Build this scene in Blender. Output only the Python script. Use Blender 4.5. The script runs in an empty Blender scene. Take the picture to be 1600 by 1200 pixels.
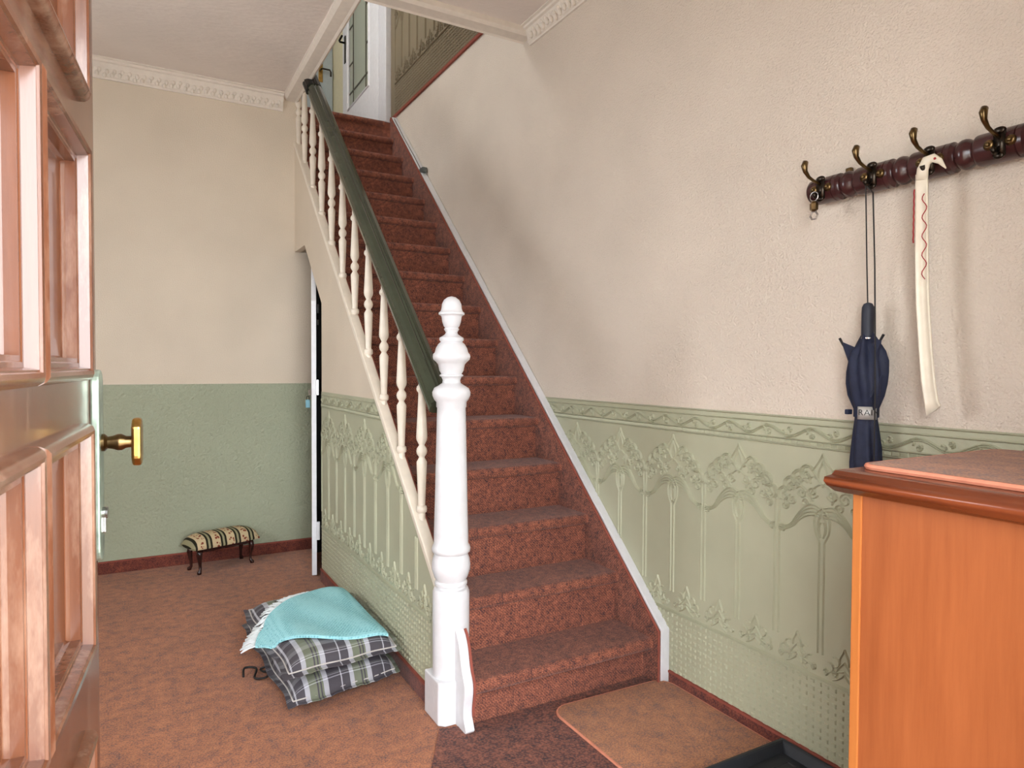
import bpy, bmesh, math, random
from mathutils import Vector, Matrix
R = math.radians
random.seed(7)
SC = bpy.context.scene
COL = SC.collection

# ------------------------------------------------------------------ camera, world, light, exposure
K = 0.975                      # scale of the hall floor group found when solving the camera
CAM_H = 1.19*K
YAW, PIT, ROL, FPX = 0.5085, -0.0255, 0.0045, 1051.74
cam_d = bpy.data.cameras.new('camera'); cam = bpy.data.objects.new('camera', cam_d); COL.objects.link(cam)
_fw = Vector((math.sin(YAW)*math.cos(PIT), math.cos(YAW)*math.cos(PIT), math.sin(PIT)))
_r = Vector((math.cos(YAW), -math.sin(YAW), 0)); _u = _r.cross(_fw)
_r2 = math.cos(ROL)*_r + math.sin(ROL)*_u; _u2 = -math.sin(ROL)*_r + math.cos(ROL)*_u
_m = Matrix((_r2, _u2, -_fw)).transposed().to_4x4(); _m.translation = Vector((0, 0, CAM_H))
cam.matrix_world = _m
cam_d.sensor_width = 36.0; cam_d.lens = 36.0*FPX/1600.0; cam_d.clip_start = 0.02
SC.camera = cam
SC.view_settings.view_transform = 'Standard'; SC.view_settings.look = 'None'
SC.view_settings.gamma = 1.0; SC.view_settings.use_curve_mapping = False
SC.view_settings.exposure = 2.3
SC.cycles.use_denoising = True
SC.cycles.diffuse_bounces = 4

world = bpy.data.worlds.new('overcast_sky'); SC.world = world; world.use_nodes = True
_bg = world.node_tree.nodes['Background']
_bg.inputs[0].default_value = (0.93, 0.965, 1.0, 1); _bg.inputs[1].default_value = 3.0

def portal(name, loc, rot, sx, sy):
    l = bpy.data.lights.new(name, 'AREA'); l.shape = 'RECTANGLE'; l.size = sx; l.size_y = sy
    l.cycles.is_portal = True
    o = bpy.data.objects.new(name, l); COL.objects.link(o); o.location = loc; o.rotation_euler = rot
portal('doorway_portal', (0.35, -0.17, 1.03), (R(90), 0, R(180)), 1.08, 2.12)       # daylight enters by the open front door
portal('added_window_portal', (-1.86, 2.5, 1.6), (0, R(-90), 0), 1.2, 1.0)  # guides sky light through the added side window
portal('added_upper_window_portal', (-0.66, 4.2, 4.4), (0, R(-90), 0), 0.9, 0.9)  # guides sky light through the added landing window

# ------------------------------------------------------------------ helpers
def lin(c):
    def f(v):
        v /= 255.0
        return v/12.92 if v <= 0.04045 else ((v+0.055)/1.055)**2.4
    return (f(c[0]), f(c[1]), f(c[2]), 1.0)

class MB:
    def __init__(s): s.v = []; s.f = []; s.uv = None
    def add(s, vs, fs):
        o = len(s.v); s.v += [tuple(p) for p in vs]; s.f += [tuple(i+o for i in f) for f in fs]
    def box(s, x0, x1, y0, y1, z0, z1):
        s.add([(x0,y0,z0),(x1,y0,z0),(x1,y1,z0),(x0,y1,z0),(x0,y0,z1),(x1,y0,z1),(x1,y1,z1),(x0,y1,z1)],
              [(0,3,2,1),(4,5,6,7),(0,1,5,4),(1,2,6,5),(2,3,7,6),(3,0,4,7)])
    def prism(s, poly, axis, a, b):
        n = len(poly)
        def P(p, t):
            if axis == 'X': return (t, p[0], p[1])
            if axis == 'Y': return (p[0], t, p[1])
            return (p[0], p[1], t)
        s.add([P(p, a) for p in poly] + [P(p, b) for p in poly],
              [tuple(range(n))[::-1], tuple(range(n, 2*n))] + [(i, (i+1) % n, n+(i+1) % n, n+i) for i in range(n)])
    def lathe(s, prof, n=24, c=(0,0,0), axis='Z', lobes=None):
        vs = []; fs = []
        for r, z in prof:
            for k in range(n):
                a = 2*math.pi*k/n
                x, y = r*math.cos(a), r*math.sin(a)
                if axis == 'Z': vs.append((c[0]+x, c[1]+y, c[2]+z))
                elif axis == 'Y': vs.append((c[0]+x, c[1]+z, c[2]+y))
                else: vs.append((c[0]+z, c[1]+x, c[2]+y))
        m = len(prof)
        for i in range(m-1):
            for k in range(n):
                fs.append((i*n+k, i*n+(k+1) % n, (i+1)*n+(k+1) % n, (i+1)*n+k))
        fs.append(tuple(range(n))[::-1]); fs.append(tuple(range((m-1)*n, m*n)))
        s.add(vs, fs)
    def tube(s, pts, rad, n=8, flat=1.0):
        pts = [Vector(p) for p in pts]; m = len(pts)
        rr = rad if isinstance(rad, (list, tuple)) else [rad]*m
        vs = []; fs = []; up = None
        for i, p in enumerate(pts):
            t = (pts[min(i+1, m-1)] - pts[max(i-1, 0)]).normalized()
            if up is None:
                up = Vector((0,0,1)) if abs(t.z) < 0.9 else Vector((1,0,0))
            side = t.cross(up)
            if side.length < 1e-5: side = t.orthogonal()
            side.normalize(); up = side.cross(t).normalized()
            for k in range(n):
                a = 2*math.pi*k/n
                vs.append(p + side*(rr[i]*math.cos(a)) + up*(rr[i]*flat*math.sin(a)))
        for i in range(m-1):
            for k in range(n):
                fs.append((i*n+k, i*n+(k+1) % n, (i+1)*n+(k+1) % n, (i+1)*n+k))
        fs.append(tuple(range(n))[::-1]); fs.append(tuple(range((m-1)*n, m*n)))
        s.add(vs, fs)
    def grid(s, rows):
        m = len(rows); n = len(rows[0])
        s.add([p for r in rows for p in r], [(i*n+j, i*n+j+1, (i+1)*n+j+1, (i+1)*n+j) for i in range(m-1) for j in range(n-1)])
    def sphere(s, c, rx, ry, rz, n=10, m=6):
        vs = [(c[0], c[1], c[2]-rz)]; fs = []
        for i in range(1, m):
            t = -math.pi/2 + math.pi*i/m
            for k in range(n):
                a = 2*math.pi*k/n
                vs.append((c[0]+rx*math.cos(t)*math.cos(a), c[1]+ry*math.cos(t)*math.sin(a), c[2]+rz*math.sin(t)))
        vs.append((c[0], c[1], c[2]+rz)); L = len(vs)-1
        for k in range(n):
            fs.append((0, 1+(k+1) % n, 1+k)); fs.append((L, 1+(m-2)*n+k, 1+(m-2)*n+(k+1) % n))
        for i in range(m-2):
            for k in range(n):
                fs.append((1+i*n+k, 1+i*n+(k+1) % n, 1+(i+1)*n+(k+1) % n, 1+(i+1)*n+k))
        s.add(vs, fs)
    def frame(s, a0, a1, b0, b1, prof, mp):
        # rectangular moulding frame, profile (inset from the outer edge, height); mp maps (a,b,h) to 3D
        vs = []; fs = []; m = len(prof)
        for d, hh in prof:
            for a, b in ((a0+d, b0+d), (a1-d, b0+d), (a1-d, b1-d), (a0+d, b1-d)): vs.append(mp(a, b, hh))
        for i in range(m-1):
            for k in range(4):
                fs.append((i*4+k, i*4+(k+1) % 4, (i+1)*4+(k+1) % 4, (i+1)*4+k))
        s.add(vs, fs)
    def build(s, name, mat, parent=None, smooth=False, bevel=0, bseg=2, loc=None, auto=None):
        me = bpy.data.meshes.new(name); me.from_pydata(s.v, [], s.f)
        bm = bmesh.new(); bm.from_mesh(me)
        bmesh.ops.recalc_face_normals(bm, faces=bm.faces)
        if bevel:
            es = [e for e in bm.edges if len(e.link_faces) == 2 and e.calc_face_angle(0) > 0.5]
            bmesh.ops.bevel(bm, geom=es, offset=bevel, segments=bseg, affect='EDGES', profile=0.5, clamp_overlap=True)
        if smooth or auto:
            for f in bm.faces: f.smooth = True
            if auto:
                for e in bm.edges:
                    if len(e.link_faces) == 2 and e.calc_face_angle(0) > R(auto): e.smooth = False
        bm.to_mesh(me); bm.free()
        me.materials.append(mat)
        o = bpy.data.objects.new(name, me); COL.objects.link(o)
        if parent: o.parent = parent
        if loc: o.location = loc
        return o

def tag(o, label, cat, group=None, kind=None):
    o['label'] = label; o['category'] = cat
    if group: o['group'] = group
    if kind: o['kind'] = kind
    return o
def empty(name, loc=(0,0,0), rz=0):
    o = bpy.data.objects.new(name, None); COL.objects.link(o); o.location = loc; o.rotation_euler = (0,0,rz); o.empty_display_size = 0.05
    return o

# ------------------------------------------------------------------ materials
def newmat(name, rough=0.6, spec=0.4, metal=0.0):
    m = bpy.data.materials.new(name); m.use_nodes = True
    nt = m.node_tree; b = nt.nodes['Principled BSDF']
    b.inputs['Roughness'].default_value = rough; b.inputs['Metallic'].default_value = metal
    b.inputs['Specular IOR Level'].default_value = spec
    return m, nt, b
def N(nt, t, **k):
    n = nt.nodes.new(t)
    for a, v in k.items():
        if a.startswith('i_'):
            key = a[2:]; key = int(key) if key.isdigit() else key.replace('_', ' ')
            n.inputs[key].default_value = v
        else: setattr(n, a, v)
    return n
def ramp(nt, stops, interp='LINEAR'):
    n = nt.nodes.new('ShaderNodeValToRGB'); cr = n.color_ramp; cr.interpolation = interp
    while len(cr.elements) < len(stops): cr.elements.new(0.5)
    for e, (p, c) in zip(cr.elements, stops): e.position = p; e.color = c
    return n
def bump(nt, b, h, strength, dist=0.01):
    n = N(nt, 'ShaderNodeBump'); n.inputs['Strength'].default_value = strength; n.inputs['Distance'].default_value = dist
    nt.links.new(h, n.inputs['Height']); nt.links.new(n.outputs[0], b.inputs['Normal']); return n
def coords(nt, scale=(1,1,1), rot=(0,0,0), src='Object'):
    tc = N(nt, 'ShaderNodeTexCoord'); mp = N(nt, 'ShaderNodeMapping')
    mp.inputs['Scale'].default_value = scale; mp.inputs['Rotation'].default_value = rot
    nt.links.new(tc.outputs[src], mp.inputs[0]); return mp.outputs[0]
def mixc(nt, fac, a, b, mode='MIX'):
    n = N(nt, 'ShaderNodeMix', data_type='RGBA', blend_type=mode)
    for sock, v in ((n.inputs[0], fac), (n.inputs[6], a), (n.inputs[7], b)):
        if hasattr(v, 'links'): nt.links.new(v, sock)
        else: sock.default_value = v
    return n.outputs[2]

def plain(name, col, rough=0.5, spec=0.4, metal=0.0, noise=0.06, nscale=30, bs=0.0, bscale=200):
    m, nt, b = newmat(name, rough, spec, metal)
    co = coords(nt)
    tx = N(nt, 'ShaderNodeTexNoise', i_Scale=nscale, i_Detail=4.0); nt.links.new(co, tx.inputs['Vector'])
    c = lin(col); lo = tuple(max(0, x*(1-noise*2)) for x in c[:3])+(1,); hi = tuple(min(1, x*(1+noise*2)) for x in c[:3])+(1,)
    rp = ramp(nt, [(0.3, lo), (0.7, hi)]); nt.links.new(tx.outputs[0], rp.inputs[0]); nt.links.new(rp.outputs[0], b.inputs['Base Color'])
    if bs:
        t2 = N(nt, 'ShaderNodeTexNoise', i_Scale=bscale, i_Detail=3.0); nt.links.new(co, t2.inputs['Vector'])
        bump(nt, b, t2.outputs[0], bs, 0.004)
    return m
def plaster(name, col, scale, strength, stretch=(1,1,1), rough=0.75, dist=0.006, spec=0.3):
    m, nt, b = newmat(name, rough, spec)
    co = coords(nt, stretch)
    t1 = N(nt, 'ShaderNodeTexNoise', i_Scale=scale, i_Detail=3.0, i_Roughness=0.55); nt.links.new(co, t1.inputs['Vector'])
    t2 = N(nt, 'ShaderNodeTexNoise', i_Scale=2.5, i_Detail=2.0); nt.links.new(coords(nt), t2.inputs['Vector'])
    c = lin(col); rp = ramp(nt, [(0.3, tuple(x*0.95 for x in c[:3])+(1,)), (0.7, tuple(min(1, x*1.04) for x in c[:3])+(1,))])
    nt.links.new(t2.outputs[0], rp.inputs[0]); nt.links.new(rp.outputs[0], b.inputs['Base Color'])
    bump(nt, b, t1.outputs[0], strength, dist); return m
def carpet(name, c1, c2, c3, fine=420, twill=0.0, big=5.0):
    m, nt, b = newmat(name, 0.95, 0.1)
    co = coords(nt)
    n1 = N(nt, 'ShaderNodeTexNoise', i_Scale=fine, i_Detail=2.0); nt.links.new(co, n1.inputs['Vector'])
    n2 = N(nt, 'ShaderNodeTexNoise', i_Scale=big*6, i_Detail=5.0, i_Roughness=0.7); nt.links.new(co, n2.inputs['Vector'])
    n3 = N(nt, 'ShaderNodeTexNoise', i_Scale=big, i_Detail=2.0); nt.links.new(co, n3.inputs['Vector'])
    r1 = ramp(nt, [(0.40, lin(c3)), (0.5, lin(c1)), (0.60, lin(c2))]); nt.links.new(n1.outputs[0], r1.inputs[0])
    r2 = ramp(nt, [(0.35, lin(c3)), (0.5, lin(c1)), (0.65, lin(c2))]); nt.links.new(n2.outputs[0], r2.inputs[0])
    r3 = ramp(nt, [(0.3, (0.86,0.86,0.88,1)), (0.7, (1.08,1.06,1.04,1))]); nt.links.new(n3.outputs[0], r3.inputs[0])
    mx = mixc(nt, 0.5, r1.outputs[0], r2.outputs[0]); mx = mixc(nt, 1.0, mx, r3.outputs[0], 'MULTIPLY')
    h = n1.outputs[0]
    if twill:
        w = N(nt, 'ShaderNodeTexWave', wave_type='BANDS', bands_direction='DIAGONAL', i_Scale=58.0, i_Distortion=3.0)
        w.inputs['Detail'].default_value = 1.0; w.inputs['Detail Scale'].default_value = 2.0
        nt.links.new(coords(nt, (1,1,1), (0,0,0)), w.inputs['Vector'])
        rw = ramp(nt, [(0.25, (0.68,0.62,0.64,1)), (0.7, (1.08,1.06,1.04,1))]); nt.links.new(w.outputs[0], rw.inputs[0])
        mx = mixc(nt, twill, mx, rw.outputs[0], 'MULTIPLY')
    nt.links.new(mx, b.inputs['Base Color']); bump(nt, b, h, 0.6, 0.004)
    b.inputs['Sheen Weight'].default_value = 0.15
    return m
def wood(name, c1, c2, axis='Z', rough=0.35, spec=0.5, scale=9.0, coat=0.0, wear=None, bs=0.12):
    m, nt, b = newmat(name, rough, spec)
    sc = {'X': (0.07,1,1), 'Y': (1,0.07,1), 'Z': (1,1,0.07)}[axis]
    co = coords(nt, sc)
    n1 = N(nt, 'ShaderNodeTexNoise', i_Scale=scale*6, i_Detail=6.0, i_Roughness=0.65); nt.links.new(co, n1.inputs['Vector'])
    n2 = N(nt, 'ShaderNodeTexNoise', i_Scale=scale, i_Detail=3.0, i_Distortion=1.0); nt.links.new(co, n2.inputs['Vector'])
    r1 = ramp(nt, [(0.32, lin(c1)), (0.68, lin(c2))]); nt.links.new(n1.outputs[0], r1.inputs[0])
    r2 = ramp(nt, [(0.3, lin(c1)), (0.7, lin(c2))]); nt.links.new(n2.outputs[0], r2.inputs[0])
    mx = mixc(nt, 0.5, r1.outputs[0], r2.outputs[0])
    if wear:
        n4 = N(nt, 'ShaderNodeTexNoise', i_Scale=14.0, i_Detail=6.0, i_Roughness=0.7); nt.links.new(coords(nt, (1,1,0.25)), n4.inputs['Vector'])
        r4 = ramp(nt, [(0.5, (0,0,0,1)), (0.72, (1,1,1,1))]); nt.links.new(n4.outputs[0], r4.inputs[0])
        mx = mixc(nt, r4.outputs[0], mx, lin(wear))
    nt.links.new(mx, b.inputs['Base Color']); bump(nt, b, n1.outputs[0], bs, 0.003)
    b.inputs['Coat Weight'].default_value = coat; b.inputs['Coat Roughness'].default_value = 0.12
    return m

M = {}
M['cream'] = plaster('cream_woodchip_paper', (219, 207, 192), 150, 1.0)
M['cream_back'] = plaster('cream_paint', (214, 201, 182), 160, 0.4)
M['ceiling'] = plaster('ceiling_paper', (224, 214, 206), 60, 0.6, (0.35,1,1))
M['white_plaster'] = plain('white_plaster', (226, 217, 205), 0.6, 0.3, noise=0.02, bs=0.1)
M['green_rough'] = plaster('green_plaster', (160, 166, 143), 60, 1.0, (1,1,1), 0.7, 0.008)
M['carpet'] = carpet('floor_carpet', (160, 102, 72), (190, 126, 86), (96, 74, 72), 190, 0, 4.0)
M['stair'] = carpet('stair_carpet', (132, 82, 66), (172, 110, 86), (68, 52, 56), 200, 0.75, 6.0)
M['mat'] = carpet('mat_carpet', (164, 110, 78), (188, 132, 92), (112, 88, 82), 200, 0, 4.0)
M['doormat'] = carpet('dark_doormat', (104, 60, 50), (146, 90, 68), (52, 36, 38), 150, 0, 5.0)
M['skirt'] = carpet('skirting_carpet', (112, 62, 52), (140, 78, 62), (72, 44, 44), 200, 0.3, 5.0)
M['binding'] = plain('carpet_binding', (140, 76, 64), 0.8, 0.2)
M['pinkbinding'] = plain('pink_binding', (206, 134, 108), 0.85, 0.2)
M['white'] = plain('white_gloss_paint', (216, 216, 219), 0.28, 0.5, noise=0.02)
M['cream_gloss'] = plain('cream_gloss_paint', (230, 220, 204), 0.35, 0.5, noise=0.02)
M['rail'] = wood('dark_green_lacquer', (52, 58, 44), (62, 68, 52), 'Y', 0.16, 0.5, 6.0, bs=0.03)
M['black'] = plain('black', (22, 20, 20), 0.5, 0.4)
M['tray'] = plain('black_rubber', (38, 40, 44), 0.45, 0.4, bs=0.1)
M['chest'] = wood('orange_stained_veneer', (136, 72, 36), (164, 94, 52), 'Z', 0.38, 0.45, 9.0)
M['chest_edge'] = wood('orange_edge_wood', (168, 98, 46), (186, 116, 58), 'Z', 0.4, 0.4, 9.0)
M['chest_top'] = wood('reddish_top_wood', (100, 46, 28), (136, 70, 38), 'Y', 0.22, 0.5, 9.0)
M['door_wood'] = wood('worn_reddish_door', (88, 50, 32), (122, 76, 52), 'Z', 0.24, 0.5, 9.0, coat=0.35, wear=(148, 114, 94))
M['rack'] = wood('dark_turned_wood', (46, 22, 24), (72, 38, 38), 'Y', 0.25, 0.5, 12.0)
M['stool_leg'] = wood('stool_leg_wood', (34, 16, 14), (58, 26, 22), 'Z', 0.25, 0.5, 12.0)
M['brass'] = plain('brass', (186, 148, 84), 0.28, 0.5, 1.0, noise=0.1, nscale=60)
M['darkbrass'] = plain('aged_brass', (112, 92, 62), 0.3, 0.5, 1.0, noise=0.25, nscale=40)
M['bronze'] = plain('blackened_bronze', (58, 52, 46), 0.32, 0.5, 1.0, noise=0.2, nscale=60)
M['steel'] = plain('steel', (190, 190, 190), 0.25, 0.5, 1.0)
M['silver'] = plain('brushed_silver', (186, 184, 180), 0.42, 0.5, 0.35)
M['verdigris'] = plain('verdigris_plate', (150, 166, 152), 0.35, 0.5, 0.6, noise=0.25, nscale=25)
M['navy'] = plain('navy_cloth', (32, 38, 60), 0.65, 0.35, noise=0.08, nscale=60, bs=0.15)
M['handle_rubber'] = plain('umbrella_grip', (40, 44, 56), 0.55, 0.4)
M['ivory'] = plain('ivory_paint', (226, 216, 196), 0.35, 0.5, noise=0.03)
M['red'] = plain('red_paint', (160, 40, 44), 0.5, 0.4)
M['blue_plastic'] = plain('pale_blue_plastic', (120, 172, 188), 0.4, 0.5)
M['whitedoor'] = plain('white_door_paint', (232, 234, 238), 0.35, 0.5, noise=0.02)
M['bluegrey'] = plain('blue_grey_door_paint', (172, 184, 188), 0.4, 0.5, noise=0.02)
M['yellowcream'] = plain('yellow_cream_paint', (226, 220, 186), 0.45, 0.4, noise=0.02)
M['lead'] = plain('leading', (84, 80, 66), 0.4, 0.4)
M['fringe'] = plain('white_fringe', (232, 238, 240), 0.85, 0.2)
M['paving'] = plain('outdoor_paving', (176, 170, 160), 0.8, 0.2, noise=0.1, nscale=8)
M['glossgrey'] = plain('grey_plastic', (92, 96, 92), 0.4, 0.4)

def green_paper(name, col):
    m, nt, b = newmat(name, 0.5, 0.4)
    w = N(nt, 'ShaderNodeTexWave', wave_type='BANDS', bands_direction='X', i_Scale=75.0)
    nt.links.new(coords(nt, (1,1,1), (R(45),0,0)), w.inputs['Vector'])
    w.bands_direction = 'Y'
    n = N(nt, 'ShaderNodeTexNoise', i_Scale=5.0, i_Detail=3.0); nt.links.new(coords(nt), n.inputs['Vector'])
    c = lin(col); rp = ramp(nt, [(0.3, tuple(x*0.94 for x in c[:3])+(1,)), (0.7, tuple(x*1.05 for x in c[:3])+(1,))])
    nt.links.new(n.outputs[0], rp.inputs[0]); nt.links.new(rp.outputs[0], b.inputs['Base Color'])
    bump(nt, b, w.outputs[0], 0.12, 0.002); return m
M['green'] = green_paper('green_embossed_paper', (172, 173, 148))
M['olive'] = green_paper('olive_embossed_paper', (120, 108, 86))

def glass_mat():
    m, nt, b = newmat('frosted_glass', 0.3, 0.5)
    b.inputs['Base Color'].default_value = lin((214, 222, 206)); b.inputs['Transmission Weight'].default_value = 0.55
    b.inputs['IOR'].default_value = 1.3; return m
M['glass'] = glass_mat()

def plaid_mat(name):
    m, nt, b = newmat(name, 0.7, 0.3)
    uv = N(nt, 'ShaderNodeUVMap'); sp = N(nt, 'ShaderNodeSeparateXYZ'); nt.links.new(uv.outputs[0], sp.inputs[0])
    g, d, l, w, o = lin((112,112,114)), lin((74,70,76)), lin((150,150,154)), lin((206,206,214)), lin((130,138,112))
    def axis(sock, per, stops):
        a = N(nt, 'ShaderNodeMath', operation='DIVIDE'); nt.links.new(sock, a.inputs[0]); a.inputs[1].default_value = per
        f = N(nt, 'ShaderNodeMath', operation='FRACT'); nt.links.new(a.outputs[0], f.inputs[0])
        r = ramp(nt, stops, 'CONSTANT'); nt.links.new(f.outputs[0], r.inputs[0]); return r.outputs[0]
    cx = axis(sp.outputs[0], 0.165, [(0.0,d),(0.16,w),(0.185,d),(0.36,w),(0.46,o),(0.62,d),(0.65,o),(0.69,d),(0.72,o),(0.76,w),(0.87,d)])
    cy = axis(sp.outputs[1], 0.14, [(0.0,d),(0.30,w),(0.32,d),(0.36,w),(0.375,g),(0.42,d),(0.62,l),(0.80,g)])
    mx = mixc(nt, 0.42, cx, cy)
    nt.links.new(mx, b.inputs['Base Color'])
    n = N(nt, 'ShaderNodeTexNoise', i_Scale=22.0, i_Detail=3.0); nt.links.new(coords(nt), n.inputs['Vector'])
    bump(nt, b, n.outputs[0], 0.25, 0.01); return m
M['plaid'] = plaid_mat('grey_green_plaid')

def stool_fabric():
    m, nt, b = newmat('striped_tapestry', 0.8, 0.2)
    tc = coords(nt); sp = N(nt, 'ShaderNodeSeparateXYZ'); nt.links.new(tc, sp.inputs[0])
    a = N(nt, 'ShaderNodeMath', operation='DIVIDE'); nt.links.new(sp.outputs[0], a.inputs[0]); a.inputs[1].default_value = 0.082
    f = N(nt, 'ShaderNodeMath', operation='FRACT'); nt.links.new(a.outputs[0], f.inputs[0])
    blk, crm, grn = lin((34,32,20)), lin((196,176,140)), lin((150,144,112))
    r = ramp(nt, [(0.0, crm), (0.48, blk), (0.62, grn), (0.76, blk), (0.9, crm)], 'CONSTANT'); nt.links.new(f.outputs[0], r.inputs[0])
    band = ramp(nt, [(0.0, (0,0,0,1)), (0.04,(1,1,1,1)), (0.42, (0,0,0,1))], 'CONSTANT'); nt.links.new(f.outputs[0], band.inputs[0])
    v = N(nt, 'ShaderNodeTexVoronoi', i_Scale=62.0); nt.links.new(tc, v.inputs['Vector'])
    vr = ramp(nt, [(0.0, (1,1,1,1)), (0.42, (0,0,0,1))], 'CONSTANT'); nt.links.new(v.outputs[0], vr.inputs[0])
    mm = mixc(nt, 1.0, band.outputs[0], vr.outputs[0], 'MULTIPLY')
    nt.links.new(mixc(nt, mm, r.outputs[0], lin((128, 66, 50))), b.inputs['Base Color']); return m
M['tapestry'] = stool_fabric()

def crochet():
    m, nt, b = newmat('turquoise_crochet', 0.9, 0.15)
    tc = coords(nt, (1,1,1), (0,0,R(35)))
    v = N(nt, 'ShaderNodeTexVoronoi', i_Scale=95.0, i_Randomness=0.25); nt.links.new(tc, v.inputs['Vector'])
    r = ramp(nt, [(0.0, lin((96,150,158))), (0.2, lin((126,190,200))), (0.5, lin((160,216,222)))]); nt.links.new(v.outputs[0], r.inputs[0])
    nt.links.new(r.outputs[0], b.inputs['Base Color']); bump(nt, b, v.outputs[0], 0.7, 0.006); return m
M['crochet'] = crochet()

# ------------------------------------------------------------------ main dimensions
XT, RISE, RUN, Y0 = 1.653, 0.1905, 0.2049, 1.8874
XR, XS, YB, H = 1.7074, 0.888*K, 4.4494*K, 2.892*K
DZ = 0.03                      # the bottom step is a little lower than the others
ZD, ZB = 1.018, 0.045
ZUP = 16*RISE-DZ
SL = RISE/RUN
def nl(y): return RISE - DZ + SL*(y-Y0)        # line of the nosings
def nlL(y): return K*(RISE + SL*(y/K-Y0))      # line of the closed outer string
XL = -1.7

# ------------------------------------------------------------------ structure
def struct(o, label, cat): return tag(o, label, cat, kind='structure')
def wall(name, mat, label, boxes, cat='wall', polys=()):
    b = MB()
    for q in boxes: b.box(*q)
    for q in polys: b.prism(*q)
    return struct(b.build(name, mat), label, cat)

wall('floor', M['carpet'], 'rust brown speckled carpet covering the hall floor', [(XL-.15, XR+.15, -.15, YB+.2, -.12, 0)], 'floor')
w_right = wall('wall_right', M['cream'], 'cream textured wall beside the staircase with green dado', [(XR, XR+.15, -.2, 6.75, 0, 5.5)])
w_back = wall('wall_back', M['cream_back'], 'cream wall behind the footstool, green below', [(XL-.15, XS+.037, YB, YB+.12, 0, H+.02), (XS+.037, XR, YB, YB+.12, 0, 2.1)])
wall('wall_front', M['cream_back'], 'cream front wall around the entrance doorway', [(XL-.15, -.19, -.15, .2, 0, H), (.89, XR, -.15, .2, 0, H), (-.19, .89, -.15, .2, 2.08, H)])
wall('wall_left', M['cream_back'], 'cream side wall of the hall with an added window opening for daylight',
     [(XL-.15, XL, .2, 2.0, 0, H), (XL-.15, XL, 3.0, YB, 0, H), (XL-.15, XL, 2.0, 3.0, 0, 1.0), (XL-.15, XL, 2.0, 3.0, 2.2, H)])
wf = MB()  # added window out of view, lets daylight into the left of the hall
for (a0, a1, z0, z1) in ((2.0, 2.06, 1.0, 2.2), (2.94, 3.0, 1.0, 2.2), (2.06, 2.94, 1.0, 1.06), (2.06, 2.94, 2.14, 2.2)):
    wf.box(XL-.1, XL-.04, a0, a1, z0, z1)
struct(wf.build('added_window', M['white'], bevel=.006), 'added unseen white framed window in the side wall for daylight', 'window')
ceil = wall('ceiling', M['ceiling'], 'pale textured ceiling with the stairwell cut into it',
            [(XL-.15, XS+.012, -.15, YB, H, ZUP), (XS+.012, XR, -.15, 2.95, H, ZUP)], 'ceiling')
wall('floor_upper', M['stair'], 'dark red carpet of the upper landing', [(-.5, XR, 4.985, 6.75, ZUP-.16, ZUP-.002)], 'floor')
wall('wall_upper_far', M['cream_back'], 'cream far wall of the upper landing', [(-.65, XR, 6.6, 6.75, ZUP, 5.5)])
wall('wall_upper_left', M['cream_back'], 'cream side wall of the upper landing with an added window opening for daylight',
     [(-.65, -.5, 2.3, 3.75, ZUP, 5.5), (-.65, -.5, 4.65, 6.6, ZUP, 5.5), (-.65, -.5, 3.75, 4.65, ZUP, 3.95), (-.65, -.5, 3.75, 4.65, 4.85, 5.5)])  # opening added out of view to bring daylight to the landing
wall('wall_upper_near', M['cream_back'], 'cream wall closing the upper landing above the hall', [(-.65, XR, 2.15, 2.3, ZUP, 5.5)])
wall('ceiling_upper', M['ceiling'], 'pale ceiling above the upper landing', [(-.65, XR, 2.15, 6.75, 5.5, 5.62)], 'ceiling')
wall('floor_outside', M['paving'], 'grey paving outside the front door', [(-6, 7, -9, -.15, -.16, -.04)], 'paving')

# stair side wall with the cupboard opening under the sloping head
ZDL = 1.044*K+.005
ZBL = .069*K
def sp(y, dz): return (y, nlL(y)+dz)
w_stair = wall('wall_stair', M['cream_back'], 'triangular wall under the stairs with embossed green dado', [(XS+.001, XS+.036, YB+.06, 5.05, 2.0, ZUP-.004)], 'wall',
    [([(2.13*K, 0), (3.745*K, 0), (3.745*K, 1.536*K), (4.165*K, 1.917*K), (YB, 1.917*K), sp(YB, .018), sp(2.13*K, .018)], 'X', XS, XS+.037)])

# dadoes (painted or papered lower walls)
b = MB(); b.box(XL, XR-.02, YB-.003, YB, ZBL, 1.0786*K)
b.build('dado_paint', M['green_rough'], w_back)['label'] = 'rough sage green lower wall'
b = MB(); b.box(XR-.0025, XR, .2, 2.75, ZB, ZD)
dado_r = b.build('dado_paper', M['green'], w_right); dado_r['label'] = 'embossed sage green dado paper with tree motifs'
b = MB(); b.box(XR-.0025, XR, 2.98, 4.966, ZUP+.018, ZUP+.98)
dado_u = b.build('dado_paper', M['olive'], w_right); dado_u['label'] = 'embossed olive dado paper on the upper floor'
b = MB()
ycut = K*(Y0 + (ZDL/K-.018-RISE)/SL)
b.prism([(2.13*K, ZBL), (3.742*K, ZBL), (3.742*K, ZDL), (ycut, ZDL), sp(2.13*K, .018)], 'X', XS-.0025, XS)
dado_s = b.build('dado_paper', M['green'], w_stair); dado_s['label'] = 'embossed sage green dado paper with tree motifs'

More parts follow.
